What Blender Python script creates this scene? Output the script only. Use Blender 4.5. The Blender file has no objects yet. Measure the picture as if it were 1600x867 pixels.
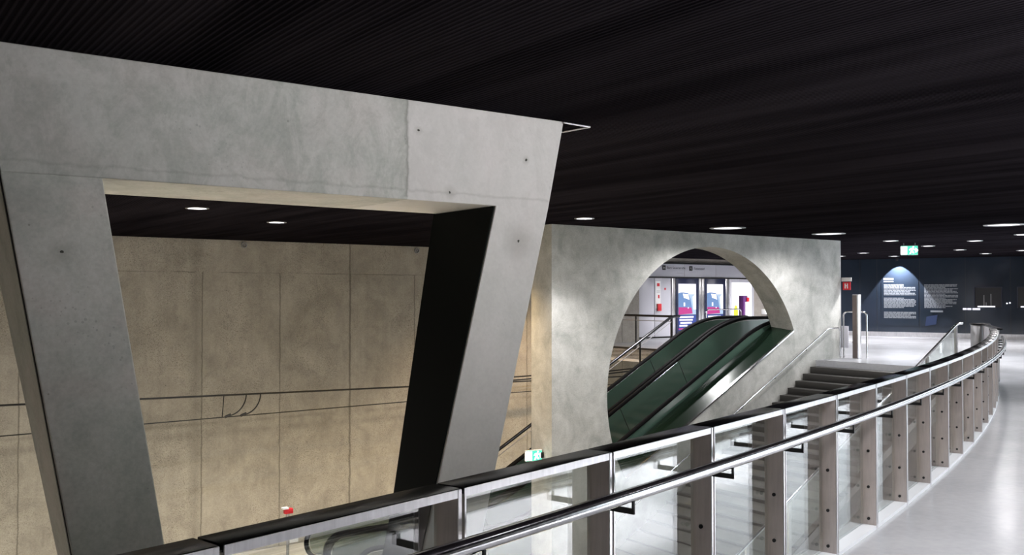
import bpy, bmesh, math, random
from math import pi, sin, cos, tan, radians, sqrt, atan2, hypot
from mathutils import Vector, Matrix
from mathutils.geometry import tessellate_polygon
random.seed(4)
SC = bpy.context.scene
COL = SC.collection

# ------------------------------------------------------------------ camera
EYE = 1.7
FPX = 1450.0
PITCH = math.atan(26.5 / FPX)
cam = bpy.data.cameras.new('camera')
cam.sensor_width = 36.0
cam.lens = 36.0 * FPX / 1600.0
cam.clip_start = 0.05
cam.clip_end = 300
camo = bpy.data.objects.new('camera', cam)
camo.location = (0, 0, EYE)
camo.rotation_euler = (pi / 2 + PITCH, 0, 0)
COL.objects.link(camo)
SC.camera = camo
# ------------------------------------------------------------------ world, exposure
SC.view_settings.view_transform = 'Standard'
SC.view_settings.look = 'None'
SC.view_settings.gamma = 1.0
SC.view_settings.exposure = 0.0
SC.view_settings.use_curve_mapping = False
w = bpy.data.worlds.new('daylight'); SC.world = w; w.use_nodes = True
WB = w.node_tree.nodes['Background']
WB.inputs[0].default_value = (0.86, 0.93, 1.0, 1)
WB.inputs[1].default_value = 3.0
SPOT_W = 260.0        # one recessed downlight
WASH_W = 66.0       # one added track-side wall washer
CZ = 3.14            # ceiling height
LZ = -4.05           # platform level
TZ = -5.2            # track bed

# ------------------------------------------------------------------ hall axes: s along the portals, n across the hall
TH = radians(36.3591)
D = Vector((cos(TH), sin(TH), 0)); N = Vector((-sin(TH), cos(TH), 0))
def W(s, n, z): return D * s + N * n + Vector((0, 0, z))

# ------------------------------------------------------------------ mesh helpers
class MB:
    def __init__(self): self.v = []; self.f = []
    def add(self, vs, fs):
        b = len(self.v); self.v += [Vector(p) for p in vs]; self.f += [tuple(b + i for i in f) for f in fs]; return self
    def box8(self, p):
        return self.add(p, [(0, 3, 2, 1), (4, 5, 6, 7), (0, 1, 5, 4), (1, 2, 6, 5), (2, 3, 7, 6), (3, 0, 4, 7)])
    def box(self, x0, x1, y0, y1, z0, z1, fn=lambda x, y, z: Vector((x, y, z))):
        return self.box8([fn(x0, y0, z0), fn(x1, y0, z0), fn(x1, y1, z0), fn(x0, y1, z0), fn(x0, y0, z1), fn(x1, y0, z1), fn(x1, y1, z1), fn(x0, y1, z1)])
    def sbox(self, s0, s1, n0, n1, z0, z1): return self.box(s0, s1, n0, n1, z0, z1, W)
    def prism(self, poly, fa, fb, holes=()):
        """poly (2D list, holes likewise) between the maps fa and fb"""
        loops = [list(poly)] + [list(h) for h in holes]
        flat = [q for l in loops for q in l]; k = len(flat)
        tris = tessellate_polygon([[Vector((q[0], q[1], 0)) for q in l] for l in loops])
        vs = [fa(*q) for q in flat] + [fb(*q) for q in flat]
        fs = [tuple(t) for t in tris] + [tuple(i + k for i in reversed(t)) for t in tris]
        b = 0
        for l in loops:
            m = len(l)
            fs += [(b + i, b + (i + 1) % m, k + b + (i + 1) % m, k + b + i) for i in range(m)]
            b += m
        return self.add(vs, fs)
    def tube(self, pts, r, seg=12, flat=1.0):
        pts = [Vector(p) for p in pts]; m = len(pts); rings = []; up = None
        for i, p in enumerate(pts):
            t = (pts[min(i + 1, m - 1)] - pts[max(i - 1, 0)]).normalized()
            if up is None:
                up = Vector((0, 0, 1)) if abs(t.z) < .95 else Vector((1, 0, 0))
            a = t.cross(up)
            if a.length < 1e-4: a = t.cross(Vector((1, 0, 0)))
            a.normalize(); u = a.cross(t).normalized(); up = u
            rings.append([p + a * (r * cos(q)) + u * (r * flat * sin(q)) for q in [2 * pi * j / seg for j in range(seg)]])
        fs = []
        for i in range(m - 1):
            for j in range(seg):
                fs.append((i * seg + j, i * seg + (j + 1) % seg, (i + 1) * seg + (j + 1) % seg, (i + 1) * seg + j))
        fs.append(tuple(reversed(range(seg)))); fs.append(tuple((m - 1) * seg + j for j in range(seg)))
        return self.add([v for R in rings for v in R], fs)
    def lathe(self, prof, c=(0, 0, 0), seg=24, sx=1, sy=1):
        c = Vector(c); m = len(prof); vs = []
        for (r, z) in prof:
            for j in range(seg):
                a = 2 * pi * j / seg; vs.append(c + Vector((r * cos(a) * sx, r * sin(a) * sy, z)))
        fs = [(i * seg + j, i * seg + (j + 1) % seg, (i + 1) * seg + (j + 1) % seg, (i + 1) * seg + j) for i in range(m - 1) for j in range(seg)]
        if prof[0][0] > 1e-5: fs.append(tuple(reversed(range(seg))))
        if prof[-1][0] > 1e-5: fs.append(tuple((m - 1) * seg + j for j in range(seg)))
        return self.add(vs, fs)
    def build(self, name, mat, parent=None, loc=None, bevel=0, angle=35):
        if loc is None:
            loc = parent['_loc'] if parent is not None and '_loc' in parent else (0, 0, 0)
        L = Vector(loc)
        me = bpy.data.meshes.new(name)
        me.from_pydata([tuple(p - L) for p in self.v], [], self.f)
        me.validate()
        bm = bmesh.new(); bm.from_mesh(me); bmesh.ops.remove_doubles(bm, verts=bm.verts, dist=1e-5)
        bmesh.ops.recalc_face_normals(bm, faces=bm.faces)
        if bevel:
            es = [e for e in bm.edges if len(e.link_faces) == 2 and e.calc_face_angle(0) > radians(30)]
            bmesh.ops.bevel(bm, geom=es, offset=bevel, segments=2, affect='EDGES', profile=.5)
        bm.to_mesh(me); bm.free()
        me.shade_smooth(); me.set_sharp_from_angle(angle=radians(angle))
        me.materials.append(mat)
        o = bpy.data.objects.new(name, me); COL.objects.link(o)
        if parent is not None: o.parent = parent
        else: o.location = L
        return o

def tag(o, label=None, cat=None, group=None, kind=None):
    if label: o['label'] = label
    if cat: o['category'] = cat
    if group: o['group'] = group
    if kind: o['kind'] = kind
    return o
def thing(name, label, cat, loc=(0, 0, 0), rz=0, group=None):
    o = bpy.data.objects.new(name, None); COL.objects.link(o)
    o.location = loc; o.rotation_euler = (0, 0, rz); o.empty_display_size = .2
    if rz == 0: o['_loc'] = tuple(loc)
    return tag(o, label, cat, group)
def copy_tree(o, parent=None):
    c = o.copy(); COL.objects.link(c)
    if parent is not None: c.parent = parent
    for ch in [x for x in COL.objects if x.parent == o and x is not c]: copy_tree(ch, c)
    return c

# ------------------------------------------------------------------ materials
def newmat(name):
    m = bpy.data.materials.new(name); m.use_nodes = True
    nt = m.node_tree; return m, nt, nt.nodes['Principled BSDF']
def plain(name, col, rough=.5, metal=0, spec=.5, emit=None, es=0, coat=0):
    m, nt, b = newmat(name)
    b.inputs['Base Color'].default_value = (*col, 1); b.inputs['Roughness'].default_value = rough
    b.inputs['Metallic'].default_value = metal; b.inputs['Specular IOR Level'].default_value = spec
    b.inputs['Coat Weight'].default_value = coat
    if emit: b.inputs['Emission Color'].default_value = (*emit, 1); b.inputs['Emission Strength'].default_value = es
    return m
class NT:
    def __init__(s, nt): s.nt = nt
    def n(s, t, **k):
        x = s.nt.nodes.new(t)
        for a, b in k.items(): setattr(x, a, b)
        return x
    def l(s, a, b): s.nt.links.new(a, b)
    def math(s, op, a, b=None, c=None, clamp=False):
        x = s.n('ShaderNodeMath', operation=op, use_clamp=clamp)
        for i, v in enumerate((a, b, c)):
            if v is None: continue
            if isinstance(v, (int, float)): x.inputs[i].default_value = v
            else: s.l(v, x.inputs[i])
        return x.outputs[0]
    def ramp(s, fac, stops):
        r = s.n('ShaderNodeValToRGB'); e = r.color_ramp.elements
        while len(e) < len(stops): e.new(.5)
        for i, (p, c) in enumerate(stops): e[i].position = p; e[i].color = (*c, 1) if len(c) == 3 else c
        s.l(fac, r.inputs[0]); return r.outputs[0]
    def mix(s, fac, a, b, blend='MIX'):
        x = s.n('ShaderNodeMix', data_type='RGBA', blend_type=blend)
        for i, v in ((0, fac), (6, a), (7, b)):
            if isinstance(v, (int, float)): x.inputs[i].default_value = v
            elif isinstance(v, tuple): x.inputs[i].default_value = (*v, 1)
            else: s.l(v, x.inputs[i])
        return x.outputs[2]
    def noise(s, vec, scale, detail=4, rough=.55, dist=0):
        x = s.n('ShaderNodeTexNoise'); x.inputs['Scale'].default_value = scale; x.inputs['Detail'].default_value = detail
        x.inputs['Roughness'].default_value = rough; x.inputs['Distortion'].default_value = dist
        s.l(vec, x.inputs['Vector']); return x.outputs[0]
    def coords(s):
        g = s.n('ShaderNodeNewGeometry'); m = s.n('ShaderNodeMapping', vector_type='POINT')
        m.inputs['Rotation'].default_value = (0, 0, -TH); s.l(g.outputs['Position'], m.inputs[0]); return m.outputs[0]
    def stretch(s, vec, sc):
        m = s.n('ShaderNodeMapping'); m.inputs['Scale'].default_value = sc; s.l(vec, m.inputs[0]); return m.outputs[0]
    def line(s, v, at, half):      # 1 near the coordinate value
        d = s.math('ABSOLUTE', s.math('SUBTRACT', v, at))
        return s.math('SUBTRACT', 1.0, s.math('DIVIDE', d, half, clamp=True))

def concrete(name, a, b, c, pits=.5, mottle=1.0, rough=.75, extra=None, streak=0.0):
    m, nt, bs = newmat(name); t = NT(nt); p = t.coords()
    n1 = t.noise(p, 1.1 * mottle, 6, .6, .8)
    n2 = t.noise(t.stretch(p, (1, 1, .8)), 2.6 * mottle, 8, .7, .5)
    n3 = t.noise(p, 38, 3, .6)
    col = t.ramp(n1, [(.36, a), (.5, b), (.64, c)])
    col = t.mix(.55, col, t.ramp(n2, [(.34, a), (.5, b), (.66, c)]))
    col = t.mix(.25, col, t.ramp(n3, [(.3, (.25, .25, .24)), (.7, (.75, .75, .73))]), 'OVERLAY')
    if streak:
        st = t.noise(t.stretch(p, (5, 5, .25)), 1.6, 5, .6)
        col = t.mix(streak, col, t.ramp(st, [(.35, (.3, .29, .26)), (.6, (.8, .8, .8))]), 'MULTIPLY')
    vo = t.n('ShaderNodeTexVoronoi'); vo.inputs['Scale'].default_value = 9.0; t.l(p, vo.inputs['Vector'])
    rad = t.math('MULTIPLY', t.math('SUBTRACT', t.noise(p, 6.3, 2), .52), .55)
    pit = t.math('LESS_THAN', vo.outputs['Distance'], rad)
    vo2 = t.n('ShaderNodeTexVoronoi'); vo2.inputs['Scale'].default_value = 26.0; t.l(p, vo2.inputs['Vector'])
    rad2 = t.math('MULTIPLY', t.math('SUBTRACT', t.noise(p, 1.7, 3), .5), 1.2)
    pit2 = t.math('LESS_THAN', vo2.outputs['Distance'], rad2)
    pf = t.math('MULTIPLY', t.math('MAXIMUM', pit, t.math('MULTIPLY', pit2, .6)), pits)
    col = t.mix(pf, col, (.045, .045, .042))
    hgt = t.math('SUBTRACT', t.math('MULTIPLY', n3, .3), pf)
    if extra: col, hgt = extra(t, p, col, hgt)
    t.l(col, bs.inputs['Base Color']); bs.inputs['Roughness'].default_value = rough
    bs.inputs['Specular IOR Level'].default_value = .3
    bp = t.n('ShaderNodeBump'); bp.inputs['Strength'].default_value = .25; bp.inputs['Distance'].default_value = .01
    t.l(hgt, bp.inputs['Height']); t.l(bp.outputs[0], bs.inputs['Normal'])
    return m

def portal_extra(t, p, col, hgt):
    sp = t.n('ShaderNodeSeparateXYZ'); t.l(p, sp.inputs[0]); s_, z_ = sp.outputs[0], sp.outputs[2]
    wob = t.math('MULTIPLY', t.math('SUBTRACT', t.noise(p, 9, 4), .5), .06)
    sw = t.math('ADD', s_, wob); zw = t.math('ADD', z_, wob)
    # paler smoother pour to the right of the joint, above the leg joints
    hue = t.noise(p, 1.4, 4, .6, .5)
    col = t.mix(.30, col, t.ramp(hue, [(.38, (.40, .43, .39)), (.5, (.50, .49, .46)), (.62, (.56, .49, .47))]))
    cl = t.noise(t.stretch(p, (1, 1, .55)), 4.5, 7, .72, .8)
    col = t.mix(t.math('MULTIPLY', t.math('GREATER_THAN', z_, 2.4), .30), col, t.ramp(cl, [(.44, (.33, .345, .31)), (.56, (.58, .575, .55))]))
    right = t.math('GREATER_THAN', sw, 3.43)
    col = t.mix(t.math('MULTIPLY', right, .5), col, (.72, .69, .68))
    j = t.math('MULTIPLY', t.line(sw, 3.42, .022), t.math('GREATER_THAN', z_, 2.42))
    j2 = t.math('MULTIPLY', t.line(zw, 2.47, .016), .5)
    jj = t.math('MAXIMUM', j, j2)
    col = t.mix(t.math('MULTIPLY', jj, .38), col, (.11, .11, .09))
    # tie-hole stains
    for (a, b, r) in ((4.45, 2.13, .13), (1.10, 1.95, .07), (3.52, 2.92, .03), (4.52, 2.78, .03), (3.8, 2.48, .05)):
        d = t.math('SQRT', t.math('ADD', t.math('POWER', t.math('SUBTRACT', sw, a), 2), t.math('POWER', t.math('SUBTRACT', zw, b), 2)))
        col = t.mix(t.math('MULTIPLY', t.math('SUBTRACT', 1.0, t.math('DIVIDE', d, r * 1.4, clamp=True), clamp=True), .45), col, (.24, .23, .20))
        col = t.mix(t.math('LESS_THAN', d, .010), col, (.05, .05, .04))
    return col, t.math('SUBTRACT', hgt, jj)
def back_extra(t, p, col, hgt):
    sp = t.n('ShaderNodeSeparateXYZ'); t.l(p, sp.inputs[0]); s_, z_ = sp.outputs[0], sp.outputs[2]
    wob = t.math('MULTIPLY', t.math('SUBTRACT', t.noise(p, 3, 4), .5), .06)
    sw = t.math('ADD', s_, wob); zw = t.math('ADD', z_, wob)
    f = t.math('ABSOLUTE', t.math('SUBTRACT', t.math('FRACT', t.math('DIVIDE', t.math('SUBTRACT', sw, 7.82 - 1.06), 2.12)), .5))
    v = t.math('SUBTRACT', 1.0, t.math('DIVIDE', f, .012, clamp=True))
    v = t.math('MULTIPLY', v, t.math('LESS_THAN', z_, 2.28))
    v2 = t.math('MULTIPLY', t.line(sw, 12.04, .035), 1.0)
    h = t.math('MAXIMUM', t.line(zw, 2.28, .02), t.math('MULTIPLY', t.math('MAXIMUM', t.line(zw, -1.65, .07), t.line(zw, -1.93, .14)), .4))
    hf = t.math('MULTIPLY', h, t.ramp(t.noise(p, 1.5, 3), [(.38, (0, 0, 0)), (.6, (1, 1, 1))]))
    j = t.math('MAXIMUM', t.math('MAXIMUM', v, v2), hf)
    col = t.mix(t.math('MULTIPLY', j, .7), col, (.07, .065, .055))
    # honeycombed, pitted patches
    g1 = t.math('GREATER_THAN', t.noise(p, 34, 2, .5), .60)
    g2 = t.ramp(t.noise(t.stretch(p, (1.3, 1, .6)), .9, 3, .6), [(.42, (0, 0, 0)), (.6, (1, 1, 1))])
    gr = t.math('MULTIPLY', g1, g2)
    col = t.mix(t.math('MULTIPLY', gr, .5), col, (.12, .105, .085))
    g3 = t.math('MULTIPLY', t.math('GREATER_THAN', t.noise(p, 41, 2, .5), .62), g2)
    col = t.mix(t.math('MULTIPLY', g3, .35), col, (.62, .57, .5))
    # narrow darker strips beside some joints
    st = t.math('MULTIPLY', t.line(sw, 7.66, .22), .35)
    col = t.mix(st, col, (.16, .15, .13))
    return col, t.math('SUBTRACT', hgt, j)

M = {}
M['portal'] = concrete('portal_concrete', (.34, .35, .325), (.50, .505, .475), (.59, .575, .555), pits=.55, mottle=1.6, extra=portal_extra)
M['arch'] = concrete('arch_concrete', (.33, .34, .315), (.50, .50, .475), (.64, .64, .61), pits=.12, mottle=1.0, streak=.0)
M['back'] = concrete('board_marked_concrete', (.29, .27, .24), (.39, .365, .325), (.47, .445, .395), pits=.75, mottle=.8, extra=back_extra, streak=.12)
M['beige'] = concrete('beige_render', (.30, .28, .25), (.36, .33, .30), (.42, .39, .35), pits=.0)
M['slab'] = concrete('slab_concrete', (.2, .2, .2), (.25, .25, .25), (.3, .3, .3), pits=.1)
M['riser'] = plain('shade_dark_riser', (.035, .033, .030), .6)  # shade on the step fronts is put into this near-black colour
M['step'] = concrete('step_concrete', (.10, .098, .09), (.14, .135, .12), (.18, .17, .155), pits=.1)

def ceiling_mat():
    m, nt, b = newmat('ribbed_black_ceiling'); t = NT(nt); p = t.coords()
    sp = t.n('ShaderNodeSeparateXYZ'); t.l(p, sp.inputs[0])
    ph = t.math('SINE', t.math('MULTIPLY', sp.outputs[0], 2 * pi / .04))
    lon = t.noise(t.stretch(p, (1, .06, 1)), 3, 3)
    col = t.ramp(ph, [(.0, (.004, .0035, .0045)), (1, (.019, .0165, .020))])
    col = t.mix(.35, col, t.ramp(lon, [(.35, (.004, .0035, .0045)), (.7, (.030, .026, .031))]))
    t.l(col, b.inputs['Base Color']); b.inputs['Roughness'].default_value = .6; b.inputs['Specular IOR Level'].default_value = 0.0
    bp = t.n('ShaderNodeBump'); bp.inputs['Strength'].default_value = .5; bp.inputs['Distance'].default_value = .006
    t.l(ph, bp.inputs['Height']); t.l(bp.outputs[0], b.inputs['Normal'])
    return m
M['ceiling'] = ceiling_mat()
def floor_mat(name, a, b_, rough, spec=.5):
    m, nt, b = newmat(name); t = NT(nt); p = t.coords()
    n1 = t.noise(p, .8, 5, .6, .4); n2 = t.noise(p, 14, 4)
    col = t.mix(.5, t.ramp(n1, [(.35, a), (.65, b_)]), t.ramp(n2, [(.3, a), (.7, b_)]))
    t.l(col, b.inputs['Base Color']); b.inputs['Specular IOR Level'].default_value = spec
    t.l(t.math('ADD', t.math('MULTIPLY', n1, .12), rough - .06), b.inputs['Roughness'])
    return m
M['floor'] = floor_mat('polished_grey_floor', (.36, .37, .39), (.44, .45, .47), .22, .6)
M['platform'] = floor_mat('platform_stone', (.58, .55, .49), (.68, .65, .58), .35)
M['trackbed'] = floor_mat('track_ballast_slab', (.14, .13, .11), (.22, .2, .17), .8)

def steel(name, col, rough, brushed=True, metal=1.0):
    m, nt, b = newmat(name); t = NT(nt)
    tc = t.n('ShaderNodeTexCoord')
    n = t.noise(t.stretch(tc.outputs['Object'], (14, 14, 1.2)), 3, 5, .6)
    n2 = t.noise(tc.outputs['Object'], 5, 3)
    c0 = tuple(x * .78 for x in col); c1 = tuple(min(1, x * 1.15) for x in col)
    t.l(t.mix(.4, t.ramp(n, [(.3, c0), (.7, c1)]), t.ramp(n2, [(.3, c0), (.7, c1)])), b.inputs['Base Color'])
    b.inputs['Metallic'].default_value = metal
    t.l(t.math('ADD', t.math('MULTIPLY', n, .15), rough - .07), b.inputs['Roughness'])
    return m
M['fin'] = steel('brown_grey_steel', (.52, .46, .43), .42, True, .45)
M['dark_steel'] = steel('dark_steel', (.07, .07, .075), .3)
M['brown'] = steel('brown_shaded_steel', (.16, .13, .12), .4, True, .6)
M['bright'] = steel('brushed_bright_steel', (.80, .79, .80), .30)
M['chrome'] = steel('polished_steel', (.82, .82, .84), .16)
M['black_cap'] = plain('black_satin_cap', (.005, .005, .007), .25, 0, .3)
M['rubber'] = plain('black_rubber', (.003, .003, .0035), .8, 0, .08)
M['bolt'] = plain('dark_bolt', (.02, .02, .02), .5, .5)
M['ledge'] = plain('white_painted_ledge', (.72, .75, .78), .3)
M['black'] = plain('black_paint', (.006, .006, .007), .5)
M['black_matt'] = plain('matt_black', (.004, .0055, .005), .8, 0, .15)
M['white'] = plain('white_panel', (.50, .50, .55), .35)
M['white_bright'] = plain('white_plastic', (.8, .8, .8), .4)
M['grey'] = plain('grey_metal', (.35, .35, .36), .4, .7)
M['red'] = plain('red_sign', (.6, .02, .03), .4)
M['darkblue'] = plain('dark_blue_frame', (.02, .025, .06), .3)
M['violet'] = plain('violet_enamel', (.10, .03, .14), .35)
M['wire'] = plain('black_wire', (.006, .006, .006), .5)
M['rail'] = plain('worn_rail_steel', (.25, .2, .17), .4, 1)
M['greenpanel'] = None
def glass(name, tint, ior, refl=1.0, body=None, gr=.015):
    m, nt, b = newmat(name); t = NT(nt); nt.nodes.remove(b)
    out = nt.nodes['Material Output']
    tr = t.n('ShaderNodeBsdfTransparent'); tr.inputs[0].default_value = (*tint, 1)
    gl = t.n('ShaderNodeBsdfGlossy'); gl.inputs['Roughness'].default_value = gr; gl.inputs[0].default_value = (refl, refl, refl, 1)
    fr = t.n('ShaderNodeFresnel'); fr.inputs[0].default_value = ior
    # Fresnel must be the same on both sides of the thin pane
    g = t.n('ShaderNodeNewGeometry')
    io = t.math('ADD', t.math('MULTIPLY', g.outputs['Backfacing'], 1 / ior - ior), ior)
    t.l(io, fr.inputs[0])
    sh = tr.outputs[0]
    if body:
        di = t.n('ShaderNodeBsdfPrincipled'); di.inputs['Base Color'].default_value = (*body[0], 1); di.inputs['Roughness'].default_value = body[2]
        mx0 = t.n('ShaderNodeMixShader'); mx0.inputs[0].default_value = body[1]; t.l(tr.outputs[0], mx0.inputs[1]); t.l(di.outputs[0], mx0.inputs[2]); sh = mx0.outputs[0]
    mx = t.n('ShaderNodeMixShader'); t.l(fr.outputs[0], mx.inputs[0]); t.l(sh, mx.inputs[1]); t.l(gl.outputs[0], mx.inputs[2])
    t.l(mx.outputs[0], out.inputs[0]); return m
M['glass'] = glass('railing_glass', (.93, .96, .95), 2.5)
M['window'] = glass('added_window_glass', (.97, .98, .98), 1.3)  # pane of the added unseen glazed front
M['green_glass'] = glass('green_tinted_glass', (.25, .42, .33), 1.5, .9, ((.07, .125, .095), .93, .25), .16)
M['clear_glass'] = glass('clear_newel_glass', (.75, .82, .78), 1.5, 1.0, ((.16, .18, .17), .35, .3))
M['dark_green'] = plain('dark_green_polished_deck', (.012, .026, .016), .2, .3, .6)
def glow(name, col, s): return plain(name, tuple(c * .15 for c in col), .5, 0, .3, col, s)
M['lamp'] = glow('lamp_lens', (1.0, .96, 1.0), 9)
M['lamp_dim'] = glow('lamp_lens_dim', (.95, .95, 1.0), 1.6)
M['exit_white'] = glow('exit_sign_white', (.85, 1.0, .95), 6)
M['exit_green'] = glow('exit_sign_green', (.08, .62, .42), 1.6)
M['wash'] = glow('added_warm_led_strip', (1.0, .86, .6), 5)  # glow of the added unseen wall washers
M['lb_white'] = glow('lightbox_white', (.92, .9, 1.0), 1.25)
M['lb_sky'] = glow('poster_pale_sky', (.55, .72, .95), .75)
M['lb_sky2'] = glow('poster_blue', (.22, .38, .72), .65)
M['lb_red'] = glow('poster_magenta', (.62, .06, .30), .8)
M['lb_navy'] = glow('poster_navy', (.06, .10, .42), .7)
M['lb_yellow'] = glow('poster_yellow', (.85, .95, .08), 1.0)
M['lb_dark'] = glow('poster_dark_blue', (.06, .10, .25), .3)
def bluewall():
    m, nt, b = newmat('dark_blue_glossy_panels'); t = NT(nt); p = t.coords()
    n = t.noise(p, .5, 3)
    t.l(t.ramp(n, [(.3, (.016, .024, .036)), (.7, (.024, .033, .050))]), b.inputs['Base Color'])
    b.inputs['Roughness'].default_value = .12; b.inputs['Specular IOR Level'].default_value = .6
    return m
M['blue'] = bluewall()
M['print'] = plain('pale_grey_print', (.20, .22, .24), .5)
M['print_w'] = plain('white_print', (.55, .55, .6), .5)

# ------------------------------------------------------------------ railing curve (edge of the gallery deck)
CF = [-1.0e-5, 0.0003, -0.0185, 0.9374, -2.9357]
PT = [(-0.78, 2.369), (-.192, 3.11), (.377, 3.80), (.96, 4.545), (1.525, 5.29), (2.075, 6.01), (2.60, 6.68), (3.115, 7.36), (3.665, 8.17), (4.22, 9.0), (4.765, 9.85), (5.24, 10.58), (5.735, 11.36), (6.21, 12.13), (6.72, 13.0), (7.30, 14.02), (7.80, 14.93), (8.30, 15.85), (8.98, 17.15), (9.44, 18.14), (9.95, 19.2), (10.45, 20.3)]
def solve_poly():
    # least squares quartic X(Y), plain normal equations
    deg = 4; n = deg + 1
    A = [[0.0] * n for _ in range(n)]; B = [0.0] * n
    for x, y in PT:
        q = y / 10
        for i in range(n):
            B[i] += x * q ** i
            for j in range(n): A[i][j] += q ** (i + j)
    for i in range(n):
        pv = max(range(i, n), key=lambda r: abs(A[r][i])); A[i], A[pv] = A[pv], A[i]; B[i], B[pv] = B[pv], B[i]
        for r in range(i + 1, n):
            f = A[r][i] / A[i][i]
            for c_ in range(i, n): A[r][c_] -= f * A[i][c_]
            B[r] -= f * B[i]
    X = [0.0] * n
    for i in reversed(range(n)): X[i] = (B[i] - sum(A[i][j] * X[j] for j in range(i + 1, n))) / A[i][i]
    return X
CO = solve_poly()
def cx(y): return sum(c * (y / 10) ** i for i, c in enumerate(CO))
YS = [-3.0 + i * .01 for i in range(2345)]; LS = [0.0]
for a, b in zip(YS, YS[1:]): LS.append(LS[-1] + hypot(.01, cx(b) - cx(a)))
def at_len(l):
    lo, hi = 0, len(LS) - 1
    while hi - lo > 1:
        m = (lo + hi) // 2
        if LS[m] <= l: lo = m
        else: hi = m
    f = (l - LS[lo]) / (LS[hi] - LS[lo]); y = YS[lo] + .01 * f
    return Vector((cx(y), y, 0))
L0 = LS[int(round((3.13 + 3.0) / .01))]
PITCHB = .922
def post(k): return at_len(L0 + k * PITCHB)
def frame_at(l):
    a, b = at_len(l - .02), at_len(l + .02); t = (b - a).normalized(); return at_len(l), t, Vector((t.y, -t.x, 0))
K0, K1 = -4, 19

# ------------------------------------------------------------------ setting: ceiling, floors, walls
m = MB().prism([(-22, -9.3), (7.9, -9.3), (15.8, 26.9), (20.9, 33.9), (23, 46), (-22, 46)], lambda x, y: Vector((x, y, CZ)), lambda x, y: Vector((x, y, CZ + .25))); tag(m.build('ceiling', M['ceiling']), kind='structure', label='black ribbed metal ceiling with recessed round lamps')
# the gallery deck follows the railing; the far landing behind the stair and the arch
edge = [at_len(L0 + l * .23) for l in range(int(K0 * PITCHB / .23), int(K1 * PITCHB / .23) + 1)]
inn = [p + Vector((-.13 * .8, .13 * .6, 0)) for p in edge]
c0 = W(20.7, 10.8, 0)
far_corner = W(20.7, 14.79, 0)
deck = [(p.x, p.y) for p in inn] + [(c0.x, c0.y), (far_corner.x, far_corner.y)]
for s, n in ((20.7, 15.5), (20.0, 15.5), (20.0, 19.3), (20.1, 19.3), (20.1, 24.2), (23.5, 24.2), (23.5, 25.82), (33.5, 25.82)):
    q = W(s, n, 0); deck.append((q.x, q.y))
deck += [(25.0, 32.0), (20.9, 33.9), (15.8, 26.9), (7.9, -9.3), (inn[0].x - 1.5, -9.3)]
m = MB().prism(deck, lambda x, y: Vector((x, y, 0)), lambda x, y: Vector((x, y, -.38)))
tag(m.build('floor', M['floor']), kind='structure', label='polished grey gallery floor')
m = MB().sbox(-9, 25.5, -7, 20.3, LZ - .3, LZ); tag(m.build('floor', M['platform']), kind='structure', label='pale stone platform floor below the gallery')
m = MB().sbox(-9, 25.5, 20.3, 24.2, TZ - .3, TZ); tag(m.build('floor', M['trackbed']), kind='structure', label='track bed below the platform')
m = MB().sbox(-9, 23.5, 24.2, 24.6, TZ - .3, CZ); tag(m.build('wall_back', M['back']), kind='structure', label='board-marked concrete wall beyond the tracks')
m = MB().sbox(23.25, 23.5, 24.6, 25.8, TZ, CZ); m.build('wall_return', M['back'])['kind'] = 'structure'
m = MB().sbox(23.26, 34.5, 25.82, 26.1, -.4, CZ); tag(m.build('wall_upper', M['beige']), kind='structure', label='beige wall around the white panels')
m = MB().sbox(-9.3, -9, -7, 24.6, TZ - .3, CZ); m.build('wall_left', M['back'])['kind'] = 'structure'
m = MB().box(-16, 7.6, -9.3, -9, -.38, CZ); m.build('wall_rear', M['arch'])['kind'] = 'structure'
m = MB().sbox(-5.5, 25.8, -7.3, -7.0, LZ - .3, -.38).sbox(-9.3, -5.5, -7.3, -7.0, LZ - .3, CZ + .0); m.build('wall_front', M['slab'])['kind'] = 'structure'
m = MB().sbox(25.5, 25.8, -7, 24.2, LZ - .3, -.4); m.build('wall_lower', M['slab'])['kind'] = 'structure'
FA = Vector((13.815, 38.56, 0)); FD = Vector((.8343, -.5513, 0)); FN = Vector((.5513, .8343, 0))
def F(u, d, z): return FA + FD * u + FN * d + Vector((0, 0, z))
m = MB().box(-3.3, 24, 0, .3, 0, CZ, F); tag(m.build('wall_far', M['blue']), kind='structure', label='dark blue glossy panelled wall')
m = MB().box(-3.2, 24, -.02, 0, 0, .19, F); m.build('baseboard_far', M['bright'])['kind'] = 'structure'
m = MB()
for u in (-1.9, .62, 1.28, 2.9, 4.55, 6.1, 8.0, 9.9): m.box(u - .006, u + .006, -.003, .0, .19, CZ, F)
m.build('trim_1', M['black'])['kind'] = 'structure'
# right side: solid wall beyond the picture and the added unseen glazed front beside the gallery
m = MB().box8([Vector(p) for p in ((15.62, 27.0, 0), (20.75, 34.0, 0), (20.95, 33.9, 0), (15.85, 26.9, 0), (15.62, 27.0, CZ), (20.75, 34.0, CZ), (20.95, 33.9, CZ), (15.85, 26.9, CZ))])
m.build('wall_right', M['beige'])['kind'] = 'structure'
GA = Vector((7.6, -9, 0)); GB = Vector((15.5, 27.0, 0)); gd = (GB - GA).normalized(); gl = (GB - GA).length; gn = Vector((gd.y, -gd.x, 0))
def G(a, d, z): return GA + gd * a + gn * d + Vector((0, 0, z))
k0 = 16.0
m = MB().box(0, k0 - .1, 0, .2, 0, CZ, G); m.build('wall_side', M['beige'])['kind'] = 'structure'
win = thing('added_window_1', 'added unseen tall glazed front with slim grey mullions beside the gallery', 'window', GA); win['kind'] = 'structure'  # unseen glazing, assumed and added so daylight brightens the floor and railing glass
m = MB().box(k0, gl, 0, .06, 0, .12, G).box(k0, gl, 0, .06, CZ - .12, CZ, G)
k = k0
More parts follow.
